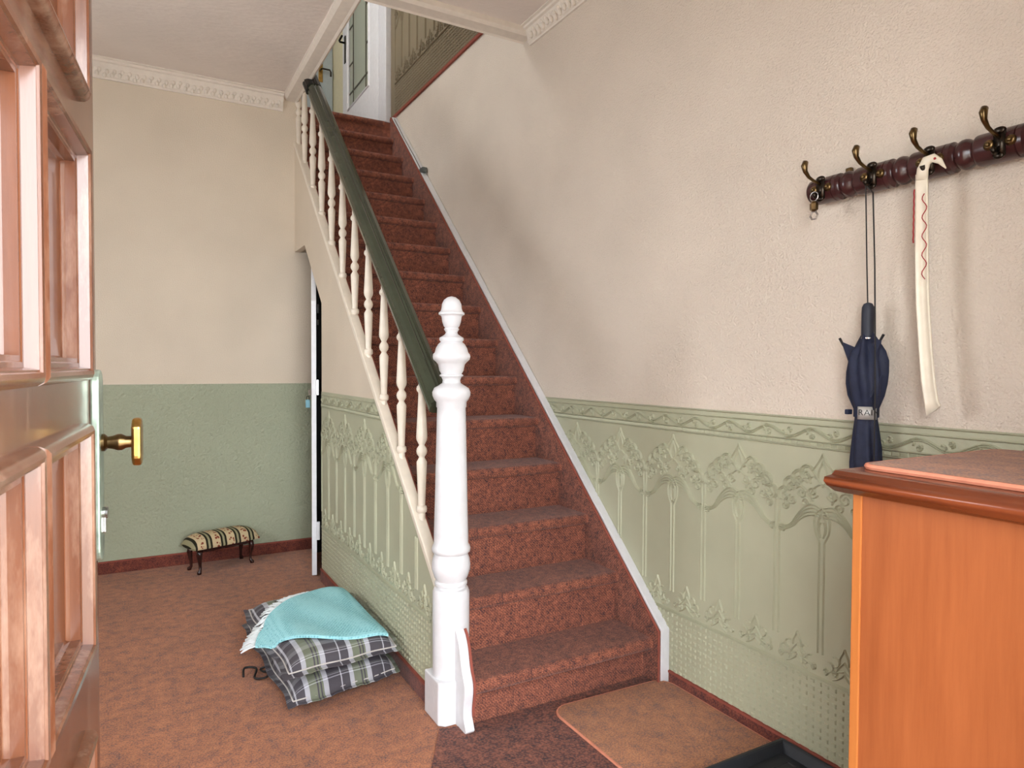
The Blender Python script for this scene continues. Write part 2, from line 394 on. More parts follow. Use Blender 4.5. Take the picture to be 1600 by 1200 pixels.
# --- embossed motif strokes: lists of (a, z) polylines
def arc(cx, cz, r, a0, a1, n=9, rz=None):
    rz = rz or r
    return [(cx+r*math.cos(R(a0+(a1-a0)*i/n)), cz+rz*math.sin(R(a0+(a1-a0)*i/n))) for i in range(n+1)]
def spiral(cx, cz, r, a0, turns, n=16):
    return [(cx+r*(1-.8*i/n)*math.cos(R(a0+360*turns*i/n)), cz+r*(1-.8*i/n)*math.sin(R(a0+360*turns*i/n))) for i in range(n+1)]
def bez(p0, p1, p2, p3, n=10):
    o = []
    for i in range(n+1):
        t = i/n; a = (1-t)**3; bb = 3*(1-t)**2*t; c = 3*(1-t)*t*t; d = t**3
        o.append((a*p0[0]+bb*p1[0]+c*p2[0]+d*p3[0], a*p0[1]+bb*p1[1]+c*p2[1]+d*p3[1]))
    return o
HALF = []
HALF += [bez((0,.948), (.012,.915), (.03,.905), (.034,.892)), bez((0,.926), (.006,.905), (.016,.9), (.014,.875)), bez((.034,.892),(.02,.885),(.012,.87),(.0,.85)),
         arc(.05,.885,.018,150,-60), spiral(.05,.878,.012,90,-1.2), arc(.078,.866,.02,140,-50), spiral(.078,.86,.014,120,-1.3),
         arc(.106,.842,.02,130,-60), spiral(.104,.838,.013,100,-1.3), arc(.128,.812,.019,110,-80), spiral(.125,.808,.012,90,-1.2),
         bez((.0,.86),(.03,.85),(.045,.83),(.03,.805)), spiral(.032,.832,.018,200,1.4), spiral(.07,.825,.02,30,1.5), spiral(.1,.8,.017,60,-1.4),
         spiral(.055,.798,.014,180,-1.3), spiral(.126,.778,.014,90,1.4)]
for cx_, cz_, r_ in ((.05,.885,.024), (.078,.866,.026), (.106,.842,.026), (.128,.812,.024), (.03,.865,.012), (.09,.835,.01), (.06,.85,.012), (.115,.79,.01)):
    HALF.append(arc(cx_, cz_, r_, 150, -50))
for k in range(4):
    o = .0085*k
    HALF.append(bez((.004,.79-o*1.1), (.045,.812-o*1.4), (.075,.775-o*1.1), (.098-o*.2,.735-o*.4), 10) + bez((.098-o*.2,.735-o*.4),(.115,.715-o*.3),(.13,.712-o*.2),(.147,.722-o), 6)[1:])
HALF += [bez((.147,.79),(.14,.76),(.152,.74),(.146,.7)), bez((.0,.79),(.012,.785),(.03,.765),(.024,.735)), bez((.024,.735),(.022,.71),(.012,.705),(.008,.69)),
         bez((0,.775),(.01,.765),(.018,.745),(.01,.715)), bez((.004,.75),(.01,.74),(.012,.728),(.004,.705)),
         [(.008,.69),(.008,.372)], [(.1445,.7),(.1445,.385)], spiral(.146-.012,.705,.012,0,1.1)]
for c, pk in ((.0765, .405), (.0765, .37)):
    pass
for sgn in (-1, 1):
    c = .0765
    HALF += [bez((c,.412),(c+sgn*.006,.392),(c+sgn*.016,.385),(c+sgn*.014,.368)), arc(c+sgn*.028,.366,.013,120,-90,6), arc(c+sgn*.046,.346,.013,110,-90,6),
             bez((c,.375),(c+sgn*.01,.36),(c+sgn*.03,.345),(c+sgn*.02,.322)), bez((c,.35),(c+sgn*.012,.338),(c+sgn*.05,.34),(c+sgn*.056,.318)),
             spiral(c+sgn*.03,.334,.011,90,sgn*1.2,10), spiral(c+sgn*.055,.328,.01,90,-sgn*1.2,10), bez((c,.34),(c+sgn*.008,.33),(c+sgn*.02,.318),(c+sgn*.036,.312))]
STROKES = [s for s in HALF] + [[(-p[0], p[1]) for p in s] for s in HALF]
P2 = .1525
BORDER = [[(-P2,1.044),(P2,1.044)], [(-P2,1.026),(P2,1.026)], [(-P2,.979),(P2,.979)], [(-P2,.961),(P2,.961)], [(-P2,.297),(P2,.297)], [(-P2,.303),(P2,.303)]]
for off in (0, .0055):
    BORDER += [[(-P2+2*P2*i/32, 1.003-off+.013*math.sin(2*math.pi*i/16)) for i in range(33)]]
for k in range(4):
    c_ = -P2+P2*(k+.5)/2; sg = 1 if k % 2 == 0 else -1
    BORDER += [spiral(c_, 1.0-sg*.008, .009, 90*sg, 1.4*sg, 12), arc(c_+.02, 1.0+sg*.004, .008, 60, 240, 6), bez((c_-.03, 1.0), (c_-.015, 1.0+sg*.012), (c_-.005, 1.0+sg*.02), (c_+.012, 1.0+sg*.016), 6)]
for k in range(14):
    c_ = -P2+2*P2*(k+.5)/14
    BORDER += [[(c_-.006, .966), (c_-.006, .975)], [(c_, .966), (c_, .975)], [(c_+.006, .966), (c_+.006, .975)]]
def dense(pl, step=.02):
    o = [pl[0]]
    for p, q in zip(pl, pl[1:]):
        L = math.hypot(q[0]-p[0], q[1]-p[1]); n = max(1, int(L/step))
        o += [(p[0]+(q[0]-p[0])*i/n, p[1]+(q[1]-p[1])*i/n) for i in range(1, n+1)]
    return o
def relief(name, mat, parent, xw, yc, dz, scale, zs_, ok, strokes, hgt=.0056, wid=.0030, basket=True):
    b = MB()
    def seg(p, q, w, h):
        dx, dz_ = q[0]-p[0], q[1]-p[1]; L = math.hypot(dx, dz_)
        if L < 1e-6: return
        nx, nz = -dz_/L*w, dx/L*w
        b.add([(xw, p[0]+nx, p[1]+nz), (xw, p[0]-nx, p[1]-nz), (xw-h, p[0], p[1]), (xw, q[0]+nx, q[1]+nz), (xw, q[0]-nx, q[1]-nz), (xw-h, q[0], q[1])],
              [(0,2,5,3), (2,1,4,5)])
    for s in strokes:
        pl = dense(s) if len(s) == 2 else s
        pl = [(yc+a*scale, z*zs_+dz) for a, z in pl]
        for p, q in zip(pl, pl[1:]):
            if ok(*p) and ok(*q): seg(p, q, wid, hgt)
    if basket:
        nc, nr = 13, 10; pc = .305/nc; pr = .222/nr
        for i in range(nc):
            for j in range(nr):
                cy = yc + (-P2 + pc*(i+.5))*scale; cz = (.074 + pr*(j+.5))*zs_ + dz
                if not (ok(cy-.01, cz+.012) and ok(cy+.01, cz+.012)): continue
                o_, t_ = (.0078, .0048); q_ = .0074 if (i+j) % 2 else .0056
                b.add([(xw, cy-o_, cz-q_), (xw, cy+o_, cz-q_), (xw, cy+o_, cz+q_), (xw, cy-o_, cz+q_),
                       (xw-.0045, cy-t_, cz-q_*.6), (xw-.0045, cy+t_, cz-q_*.6), (xw-.0045, cy+t_, cz+q_*.6), (xw-.0045, cy-t_, cz+q_*.6)],
                      [(4,5,6,7), (0,1,5,4), (1,2,6,5), (2,3,7,6), (3,0,4,7)])
    if not b.f: return None
    o = b.build(name, mat, parent)
    return o
okr = lambda y, z: z < ZD and .21 < y < 2.74 and z > nl(y)-.05
for k in range(8):
    relief('tree_relief', M['green'], dado_r, XR-.0024, 2.461-.3062*(k-1), -DZ, 1.0, 1.0, okr if k < 3 else (lambda y, z: y > .21), STROKES+BORDER)
oks = lambda y, z: z < ZDL and z < nlL(y)+.012 and 2.15*K < y < 3.738*K
for k in range(6):
    relief('tree_relief', M['green'], dado_s, XS-.0024, (3.573-.3195*k)*K, .006, 1.022, K, oks, STROKES+BORDER)
oku = lambda y, z: 2.99 < y < 4.96
for k in range(7):
    relief('tree_relief', M['olive'], dado_u, XR-.0024, 4.72-.305*k, ZUP-.052, 1.0, 1.0, oku, STROKES+BORDER[4:6])

# skirtings
def base(name, label, q, bind=None):
    b = MB(); b.box(*q); o = struct(b.build(name, M['skirt'], bevel=.002), label, 'baseboard')
    if bind:
        c = MB(); c.box(*bind); c.build('edge_binding', M['binding'], o)
    return o
base('baseboard_back', 'dark red carpet skirting behind the footstool', (XL, XR-.05, YB-.012, YB, 0, ZBL), (XL, XR-.05, YB-.014, YB-.002, ZBL-.004, ZBL+.003))
base('baseboard_right', 'rust carpet skirting under the embossed green dado', (XR-.010, XR, .2, 1.855, 0, ZB-.004), (XR-.012, XR-.001, .2, 1.855, ZB-.004, ZB+.004))
base('baseboard_stair', 'rust carpet skirting along the wall under the stairs', (XS-.010, XS, 2.16*K, 3.74*K, 0, ZBL-.004), (XS-.012, XS-.001, 2.16*K, 3.74*K, ZBL-.004, ZBL+.003))
b = MB(); b.box(XR-.014, XR, 2.98, 4.966, ZUP, ZUP+.02); struct(b.build('baseboard_upper', M['binding'], bevel=.003), 'thin red skirting strip along the upper floor edge', 'baseboard')

# cornices
def cornice(name, x0, x1, y0, y1, wall_side, label):
    # wall_side 'B': along X on the back wall, 'R': along Y on the right wall
    prof = [(d, z*(.95 if wall_side == 'B' else .78)) for d, z in [(0,0), (0,-.105), (.010,-.105), (.012,-.096), (.020,-.09), (.024,-.05), (.038,-.024), (.05,-.02), (.052,-.008), (.066,-.006), (.066,0)]]
    b = MB()
    if wall_side == 'B': b.prism([(YB-d, H+z) for d, z in prof], 'X', x0, x1)
    else: b.prism([(XR-d, H+z) for d, z in prof], 'Y', y0, y1)
    o = struct(b.build(name, M['white_plaster']), label, 'cornice')
    c = MB(); L = (x1-x0) if wall_side == 'B' else (y1-y0); n = int(L/.036)
    for i in range(n):
        t = .018+.036*i; dz = .006*math.sin(i*1.57)
        for e in (-1, 1):
            if wall_side == 'B': c.sphere((x0+t+.006*e, YB-.022, H-.066+dz+.011*e), .011, .007, .015, 6, 4)
            else: c.sphere((XR-.026, y0+t+.006*e, H-.047+dz+.010*e), .014, .012, .018, 6, 4)
    q = c.build('leaf_ornament', M['white_plaster'], o, smooth=True); q['kind'] = 'stuff'
    return o
cornice('trim_2', XL, XS-.07, 0, 0, 'B', 'white moulded cornice where the back wall meets the ceiling')
cornice('trim_3', 0, 0, .2, 2.885, 'R', 'white leaf-patterned cornice ending at the stairwell')
# trim round the stairwell opening
b = MB()
b.prism([(XS-.068, H), (XS-.068, H-.012), (XS-.05, H-.026), (XS, H-.03), (XS+.012, H-.036), (XS+.022, H-.03), (XS+.022, H)], 'Y', 2.88, YB-.002)
struct(b.build('trim_4', M['white_plaster']), 'white board edging the stairwell above the handrail', 'trim')
b = MB()
b.prism([(2.875, H), (2.875, H-.026), (2.89, H-.038), (2.95, H-.038), (2.96, H-.044), (2.97, H-.038), (2.97, ZUP), (2.95, ZUP)], 'X', XS+.022, XR)
struct(b.build('trim_5', M['white_plaster']), 'white board edging the stairwell beside the leaf cornice', 'trim')

# ------------------------------------------------------------------ staircase
st = tag(empty('staircase', (1.27, 1.9, 0)), 'straight carpeted staircase with white turned balusters and dark green handrail', 'staircase')
def stp(b, name, mat, **k):
    o = b.build(name, mat, **k); o.parent = st; o.matrix_parent_inverse = Matrix.Translation((-1.27, -1.9, 0)); return o
XA = XS+.0375
XE = XT+.004
# tread and riser meshes (shared)
tp = [(.27, -.04), (.024, -.044)] + [(.02-.02*math.cos(R(a)), -.022-.022*math.sin(R(a))) for a in range(60, -91, -15)] + [(.27, 0)]
tb = MB(); tb.prism(tp, 'X', XA, XE)
rb = MB(); rb.box(XA, XE, .026, .046, -RISE, -.042)
XA1 = .928
tf = MB(); tf.prism(tp, 'X', XA1, XE)
rf = MB(); rf.box(XA1-.004, XE, .055, .075, -RISE+DZ+.0005, -.042)
t1 = tf.build('tread', M['stair'], st, auto=40); t0 = tb.build('tread', M['stair'], st, auto=40); r1 = rf.build('riser', M['stair'], st); r0 = rb.build('riser', M['stair'], st)
for k in range(1, 17):
    t = t1 if k == 1 else (t0 if k == 2 else t0.copy()); r = r1 if k == 1 else (r0 if k == 2 else r0.copy())
    if k > 2: COL.objects.link(t); COL.objects.link(r)
    for o in (t, r): o.parent = st; o.location = (-1.27, Y0+(k-1)*RUN-1.9, k*RISE-DZ)
# right string: carpeted face, red binding, white top
L0 = 1.858; L1 = 4.835
def line(y): return .232-DZ+.9427*(y-1.86)
b = MB(); b.prism([(L0+.004, 0), (L0+.004, line(L0)-.006), (L1, line(L1)-.006), (L1, line(L1)-.5), (2.4, 0)], 'X', XT-.001, XT+.012); s_r = stp(b, 'string_carpet', M['stair'])
b = MB(); b.tube([(XT, L0, .01), (XT, L0, line(L0)-.004), (XT, L1-.01, line(L1-.01)-.004)], .0045, 6); stp(b, 'edge_binding', M['binding'])
b = MB(); b.prism([(L0, 0), (L0, line(L0)), (L1, line(L1)), (L1, line(L1)-.45), (2.35, 0)], 'X', XT+.012, XR-.002); stp(b, 'wall_string', M['white'], bevel=.004)
# left string cap
b = MB(); b.prism([sp(2.11*K, .016), sp(2.11*K, .048), sp(YB+.3, .048), sp(YB+.3, .016)], 'X', XS-.005, XS+.038); stp(b, 'string_cap', M['cream_gloss'], bevel=.004)
b = MB(); b.tube([(XS+.041, y, nlL(y)+.035) for y in (2.12, 4.6)], .0045, 6); stp(b, 'edge_binding', M['binding'])
# soffit
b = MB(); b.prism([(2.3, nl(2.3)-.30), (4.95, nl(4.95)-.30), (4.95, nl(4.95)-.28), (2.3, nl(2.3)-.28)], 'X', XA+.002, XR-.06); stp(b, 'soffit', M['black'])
# handrail
RX = .918*K
def rail_z(y): return nlL(y)+.61
hp = [(-.036,-.030), (-.040,-.012), (-.036,.0), (-.040,.012), (-.030,.026), (-.014,.032), (-.006,.029), (0,.034), (.006,.029), (.014,.032), (.030,.026), (.040,.012), (.036,0), (.040,-.012), (.036,-.030), (.02,-.036), (-.02,-.036)]
ya, yb = 2.145*K, 4.02
nrm = Vector((0, -math.sin(math.atan(SL)), math.cos(math.atan(SL))))
b = MB(); n = len(hp); vs = []
for y in (ya, yb):
    for px, pz in hp: vs.append(Vector((RX+px, y, rail_z(y))) + nrm*pz)
b.add(vs, [tuple(range(n)), tuple(range(n, 2*n))] + [(i, (i+1) % n, n+(i+1) % n, n+i) for i in range(n)])
hr = stp(b, 'handrail', M['rail'], auto=30)
b = MB(); vs = []
for y in (3.915, 4.03):
    for px, pz in hp: vs.append(Vector((RX-.004+px*1.1, y, rail_z(y))) + nrm*(pz*1.1))
b.add(vs, [tuple(range(n)), tuple(range(n, 2*n))] + [(i, (i+1) % n, n+(i+1) % n, n+i) for i in range(n)])
ec = b.build('end_cap', M['black'], hr)
# balusters
bp = [(.0135,-.31), (.0135,-.235), (.0125,-.222), (.018,-.218), (.0195,-.208), (.018,-.198), (.0125,-.194), (.0135,-.17), (.0185,-.045), (.0185,-.038), (.0105,-.024), (.0105,-.02),
      (.0175,-.010), (.0195,0), (.0175,.010), (.0105,.02), (.0105,.024), (.0185,.04), (.02,.05), (.0185,.08), (.0125,.2), (.0125,.21), (.018,.216), (.0195,.224), (.017,.232), (.012,.238), (.0125,.33)]
b = MB(); b.lathe(bp, 20)
bal = b.build('baluster', M['cream_gloss'], st, auto=50)
for k in range(11):
    o = bal if k == 0 else bal.copy()
    if k: COL.objects.link(o)
    y = K*(2.315+.2165*k if k < 10 else 4.435)
    z = K*(.879+.9064*(y/K-2.315))
    o.parent = st; o.location = (.912*K-1.27, y-1.9, z)
# newel post
NX, NY = .928*K, 2.085*K
np_ = [(.062,.10), (.0628,.40), (.0625,.43), (.058,.442), (.050,.445), (.048,.452), (.055,.456), (.0555,.464), (.05,.47), (.057,.482), (.0645,.505), (.0655,.522), (.063,.542), (.058,.556), (.057,.562),
       (.064,.568), (.066,.578), (.063,.588), (.0585,.594), (.0585,.62), (.055,.75), (.049,1.03), (.048,1.058), (.051,1.062), (.051,1.078), (.058,1.086), (.064,1.1), (.0645,1.112), (.058,1.126),
       (.044,1.134), (.031,1.143), (.0295,1.152), (.034,1.163), (.040,1.166), (.040,1.17), (.034,1.173), (.041,1.185), (.045,1.205), (.051,1.213), (.061,1.222), (.0635,1.232), (.062,1.24), (.0565,1.246),
       (.053,1.26), (.045,1.274), (.036,1.282), (.041,1.288), (.0405,1.296), (.03,1.302), (.022,1.308), (.0195,1.314), (.024,1.322), (.026,1.325), (.022,1.33), (.027,1.336), (.0315,1.35), (.034,1.366), (.036,1.37),
       (.0435,1.374), (.044,1.38), (.037,1.386), (.0345,1.394), (.0325,1.41), (.026,1.424), (.014,1.433), (.003,1.436)]
b = MB(); b.lathe([(r*K, z*.993*K) for r, z in np_], 40, (NX, NY, 0)); nw = stp(b, 'newel_post', M['white'], auto=45)
b = MB(); q = .067; ch = .018
b.prism([(NX-q, NY-q+ch), (NX-q+ch, NY-q), (NX+q-ch, NY-q), (NX+q, NY-q+ch), (NX+q, NY+q), (NX-q, NY+q)], 'Z', 0, .142)
pl = b.build('plinth', M['white'], nw, bevel=.004)
# scroll bracket closing the bottom step beside the newel
pr = [(2.05, 0), (2.05, .29)] + bez((2.022,.315), (1.975,.28), (1.985,.21), (1.955,.175), 8) + bez((1.955,.175), (1.93,.13), (1.965,.09), (1.955,.05), 8)[1:] + [(1.935, .012), (1.945, 0)]
pr = [(y*K, z*K) for y, z in pr]
b = MB(); b.prism(pr, 'X', NX-.012, NX+.019); stp(b, 'scroll_bracket', M['white'], bevel=.003)
b = MB(); b.tube([(NX+.022, y-.003, z) for y, z in pr[2:-2]], .005, 6); stp(b, 'edge_binding', M['binding'])

# ------------------------------------------------------------------ cupboard door under the stairs
c0 = Vector((.868*K, 3.842*K, 0)); ang = math.atan2(c0.x, c0.y)       # leaf stands in line with the sight from the doorway
dr = tag(empty('door_2', c0, -ang), 'white cupboard door with sloping top standing ajar under the stairs', 'door', kind='structure')
b = MB(); b.prism([(0, .006), (.46, .006), (.46, 1.82), (.26, 1.82), (.0, 1.516)], 'X', -.013, .013); b.build('leaf', M['whitedoor'], dr, bevel=.002)
b = MB()
for z, hh in ((1.475, .05), (1.40, .03)): b.lathe([(.005, -hh/2), (.006, 0), (.005, hh/2)], 8, (.024, .02, z))
b.build('hinge', M['steel'], dr)
b = MB(); b.box(.013, .026, .0, .02, 1.0, 1.085); lk = b.build('lock_plate', M['steel'], dr, bevel=.002)
b = MB(); b.box(.0258, .0268, .004, .016, 1.02, 1.065); b.build('lock_slot', M['black'], lk)
b = MB(); b.box(.013, .03, .0, .02, .2, .3); b.build('stop_block', M['whitedoor'], dr, bevel=.002)
pk = tag(empty('padlock', (.838*K, 3.86*K, .955*K)), 'small pale blue padlock hanging on the cupboard door', 'padlock')
b = MB(); b.box(-.011, .011, -.008, .008, 0, .044); b.build('body', M['blue_plastic'], pk, bevel=.003)
b = MB(); b.tube([(-.007,0,.04), (-.007,0,.056)] + [(.007*math.cos(R(a)), 0, .056+.007*math.sin(R(a))) for a in range(150, 0, -30)] + [(.007,0,.056), (.007,0,.04)], .002, 6); b.build('shackle', M['bronze'], pk)
b = MB(); b.box(-.029, -.0125, .01, .014, 1.0, 1.03); b.build('hasp', M['bronze'], dr)

b = MB(); b.box(.968, 1.55, 4.22, 4.24, 0, 1.8)  # added board, stands in for the cupboard's darkness in the door gap
struct(b.build('cupboard_dark_board', M['black']), 'added black board for darkness inside the cupboard under the stairs', 'trim')

# ------------------------------------------------------------------ entrance door (open, seen along its outer face)
DA = YAW + math.atan((331-800)/FPX); DD = .167*K
wv = Vector((math.cos(DA), -math.sin(DA), 0)); uv_ = Vector((math.sin(DA), math.cos(DA), 0))
U0 = .215
door = tag(empty('door_1', tuple(-DD*wv + U0*uv_ + Vector((0,0,0))), R(90)-DA), 'open entrance door of worn reddish wood with moulded panels', 'door', kind='structure')
UE = 1.235*K-U0; FU = 1.107*K-U0
mpd = lambda a, bq, hh: (a, -hh, bq)
rows = [(a*K, c*K) for a, c in ((.20, .672), (.782, 1.108), (1.168, 1.495), (1.555, 1.885))]
colsU = [(FU-.29, FU), (FU-.29*2-.004, FU-.29-.004), (.012, FU-.29*2-.008)]
b = MB(); T = .05
# slab made of stiles and rails so the panels are real openings
ins = .030
us = sorted([0, UE] + [c[0]+ins for c in colsU] + [c[1]-ins for c in colsU]); 
for a0, a1 in ((0, colsU[2][0]+ins), (colsU[2][1]-ins, colsU[1][0]+ins), (colsU[1][1]-ins, colsU[0][0]+ins), (colsU[0][1]-ins, UE)):
    b.box(a0, a1, 0, T, .01, 2.06)
zs = [(.01, rows[0][0]+ins)] + [(rows[i][1]-ins, rows[i+1][0]+ins) for i in range(3)] + [(rows[3][1]-ins, 2.06)]
for (a0, a1) in [(c[0]+ins, c[1]-ins) for c in colsU]:
    for z0, z1 in zs: b.box(a0, a1, 0, T, z0, z1)
b.build('slab', M['door_wood'], door)
prof = [(0, 0), (.0005, .008), (.004, .014), (.009, .0165), (.0135, .0155), (.015, .013), (.0165, .013), (.0185, .003), (.019, .001), (.0235, .001), (.026, -.001), (.0315, -.0155), (.033, -.017), (.06, -.019)]
for ci, (a0, a1) in enumerate(colsU):
    for z0, z1 in rows:
        if a1-a0 < .13: continue
        b = MB(); b.frame(a0, a1, z0, z1, prof, mpd)
        fr = b.build('panel_moulding', M['door_wood'], door, auto=35)
        b = MB(); b.box(a0+.055, a1-.055, .0185, .03, z0+.055, z1-.055)
        b.build('panel', M['door_wood'], fr)
# lock plate and knob on the outer face
kz = 1.071*K
b = MB()
pts = []
for a in range(0, 181, 15): pts.append((.021*math.cos(R(a)), kz+.088+.021*math.sin(R(a))))
for a in range(180, 361, 15): pts.append((.021*math.cos(R(a)), kz-.155+.021*math.sin(R(a))))
PU = 1.195*K-U0
b.prism([(PU+x, z) for x, z in pts], 'Y', -.012, 0)
plt = b.build('lock_plate', M['verdigris'], door, bevel=.003)
b = MB(); b.lathe([(.0075, -.004), (.0085, 0), (.0085, .008), (.007, .010)], 16, (PU, -.009, kz-.095), 'Y'); 
cy = MB(); cy.lathe([(.0085, 0), (.0085, .011), (.006, .014)], 16, (0,0,0), 'Y'); o = cy.build('lock_cylinder', M['steel'], plt, auto=40); o.location = (PU, -.019, kz-.105)
cy = MB(); cy.box(PU-.005, PU+.005, -.017, -.009, kz-.135, kz-.108); cy.build('lock_cover', M['steel'], plt, bevel=.002)
kb = MB(); kb.lathe([(.013, .0), (.013, .004), (.009, .008), (.010, .014), (.0125, .021), (.0125, .026), (.009, .032), (.0085, .04)], 20, (0,0,0), 'Y')
kn = kb.build('knob', M['darkbrass'], door, auto=40); kn.location = (PU, -.052, kz)
# lathe 'Y' grows to +y: knob neck from the face outwards is -y, so mirror
for v in kn.data.vertices: v.co.y = .04 - v.co.y
kb = MB(); pp = []
hw, hh, c = .0205, .036, .012
pp = [(-hw, -hh+c), (-hw+c, -hh), (hw-c, -hh), (hw, -hh+c), (hw, hh-c), (hw-c, hh), (-hw+c, hh), (-hw, hh-c)]
kb.prism(pp, 'Y', -.0, -.013); k2 = kb.build('knob_head', M['brass'], kn, bevel=.004); 

# ------------------------------------------------------------------ upper landing doors
b = MB(); b.box(XR-.045, XR, 4.968, 5.135, ZUP, 5.2); struct(b.build('trim_6', M['white'], bevel=.006), 'white casing of the glazed door on the landing', 'trim')
g = tag(empty('door_3', (XR-.012, 5.14, ZUP), R(90)), 'white glazed door with leaded frosted pane on the upper landing', 'door', kind='structure')
W3 = 1.03
# local x runs along the leaf away from the casing, local y towards the landing
b = MB()
for q in ((0, .24, .0, .035, .004, 2.05), (W3-.18, W3, 0, .035, .004, 2.05), (.24, W3-.18, 0, .035, .004, .42), (.24, W3-.18, 0, .035, 1.9, 2.05)): b.box(*q)
b.build('leaf', M['whitedoor'], g, bevel=.004)
b = MB(); b.box(.24, W3-.18, .012, .02, .42, 1.9); pane = b.build('glass_pane', M['glass'], g)
b = MB(); b.frame(.225, W3-.165, .405, 1.915, [(0, .035), (.004, .044), (.012, .046), (.02, .04), (.022, .03)], lambda a, z, h_: (a, h_, z)); b.build('glazing_bead', M['whitedoor'], g)
b = MB()
for x in (.36, W3-.30): b.box(x-.006, x+.006, .018, .026, .43, 1.89)
for x0, x1, z in ((.245, .36, .80), (.245, .36, 1.12), (.245, .36, 1.5), (W3-.30, W3-.185, .80), (W3-.30, W3-.185, 1.12), (W3-.30, W3-.185, 1.5), (.245, W3-.185, .55)): b.box(x0, x1, .018, .026, z-.006, z+.006)
b.build('leading', M['lead'], pane)
b = MB(); b.box(W3-.11, W3-.07, .035, .043, .86, 1.1); hd = b.build('handle_plate', M['bronze'], g, bevel=.003)
b = MB(); b.tube([(W3-.09, .04, 1.04), (W3-.09, .085, 1.04), (W3-.11, .095, 1.04), (W3-.2, .095, 1.045)], .009, 8); b.build('lever', M['bronze'], hd, smooth=True)
b = MB(); b.box(XR-.03, XR, 6.19, 6.6, ZUP, 5.2); struct(b.build('trim_7', M['yellowcream'], bevel=.004), 'yellowish cream panel between the landing doors', 'trim')
g = tag(empty('door_4', (1.27, 6.6, ZUP)), 'pale blue grey door with brass lever at the end of the landing', 'door', kind='structure')
b = MB(); b.box(-.42, .40, -.03, 0, .003, 2.03); b.build('leaf', M['bluegrey'], g, bevel=.004)
b = MB(); b.box(.265, .305, -.038, -.03, .85, 1.08); hd = b.build('handle_plate', M['brass'], g, bevel=.003)
b = MB(); b.tube([(.285, -.038, .96), (.285, -.075, .96), (.3, -.083, .96), (.36, -.083, .96), (.37, -.083, .94), (.37, -.083, .9)], .008, 8); b.build('lever', M['bronze'], hd, smooth=True)

# small wire bracket on the stair string
wb = tag(empty('wire_clip', (XT+.03, 4.25, line(4.25))), 'small dark wire clip on the white stair string', 'clip')
b = MB(); b.box(-.018, .016, -.03, .03, -.004, .03); b.build('clip_body', M['glossgrey'], wb, bevel=.004)
b = MB(); b.tube([(-.006, .02, .02), (-.012, .15, .155), (-.014, .35, .34), (-.01, .55, .527)], .0025, 6); b.build('wire', M['glossgrey'], wb)

# ------------------------------------------------------------------ floor pieces
b = MB()
b.prism([(.835, 1.965), (.47, 1.31), (.05, .57), (.05, .2), (1.652, .2), (1.652, 1.94), (.925, 1.94)], 'Z', 0.0005, .004)
tag(b.build('entrance_matting', M['doormat']), 'dark red brown matting on the floor before the bottom step', 'doormat')
def rrect(x0, x1, y0, y1, r, n=6):
    o = []
    for cx, cy_, a0 in ((x1-r, y0+r, -90), (x1-r, y1-r, 0), (x0+r, y1-r, 90), (x0+r, y0+r, 180)):
        o += [(cx+r*math.cos(R(a0+90*i/n)), cy_+r*math.sin(R(a0+90*i/n))) for i in range(n+1)]
    return o
mt = tag(empty('carpet_mat', (1.46, 1.4, .004)), 'loose rust carpet mat with pink edge lying before the bottom step', 'mat')
b = MB(); b.prism([(x-1.46, y-1.4) for x, y in [(x, y+.03*(1.69-x)) for x, y in rrect(1.207, 1.69, .92, 1.872, .06)]], 'Z', .0005, .009); b.build('pile', M['mat'], mt)
b = MB(); rr = [(x, y+.03*(1.69-x)) for x, y in rrect(1.205, 1.692, .918, 1.874, .062)]; b.tube([(x-1.46, y-1.4, .005) for x, y in rr + rr[:1]], .0045, 6); b.build('edge_binding', M['pinkbinding'], mt)
tr = tag(empty('boot_tray', (1.45, 1.05, .0145)), 'black rimmed boot tray on the carpet mat by the chest', 'tray')
b = MB(); b.frame(1.215-1.45, 1.69-1.45, .80-1.05, 1.35-1.05, [(.004,0), (0,.03), (.003,.034), (.010,.034), (.014,.030), (.024,.004)], lambda a, y, h_: (a, y, h_)); 
b.box(1.239-1.45, 1.666-1.45, .824-1.05, 1.326-1.05, 0, .004); b.build('tray_body', M['tray'], tr)
b = MB()
for k in range(4): b.frame(1.262-1.45+.0, 1.64-1.45, .85-1.05+.115*k, .945-1.05+.115*k, [(0,.004), (.003,.006), (.006,.004)], lambda a, y, h_: (a, y, h_))
b.build('tray_rib', M['tray'], tr)

# ------------------------------------------------------------------ chest by the right wall
CX0, CY1, CZ = 1.172, .787, .925
chest = tag(empty('chest', (1.49, .5, 0)), 'orange stained wooden chest standing against the right wall', 'chest')
def cb(b, name, mat, **k):
    o = b.build(name, mat, **k); o.parent = chest; o.matrix_parent_inverse = Matrix.Translation((-1.49, -.5, 0)); return o
b = MB(); b.box(CX0+.003, 1.68, .21, CY1-.003, .006, CZ); cb(b, 'body', M['chest'], bevel=.003)
b = MB(); b.box(CX0, CX0+.02, CY1-.018, CY1, .006, CZ); cb(b, 'corner_edge', M['chest_edge'], bevel=.002)
b = MB(); b.box(CX0-.008, 1.685, .205, CY1+.008, .0045, .09); cb(b, 'plinth', M['chest'], bevel=.004)
tpz = [(0, 0), (.014, .004), (.024, .014), (.028, .022), (.027, .03), (.018, .035), (.014, .043), (.004, .046)]
b = MB(); vs = []
for d, z in tpz:
    e = .008
    x0, x1, y0_, y1 = CX0-e-d, 1.694, .203, CY1+e+d
    vs += [(x0, y0_, CZ+z), (x1, y0_, CZ+z), (x1, y1, CZ+z), (x0, y1, CZ+z)]
m_ = len(tpz)
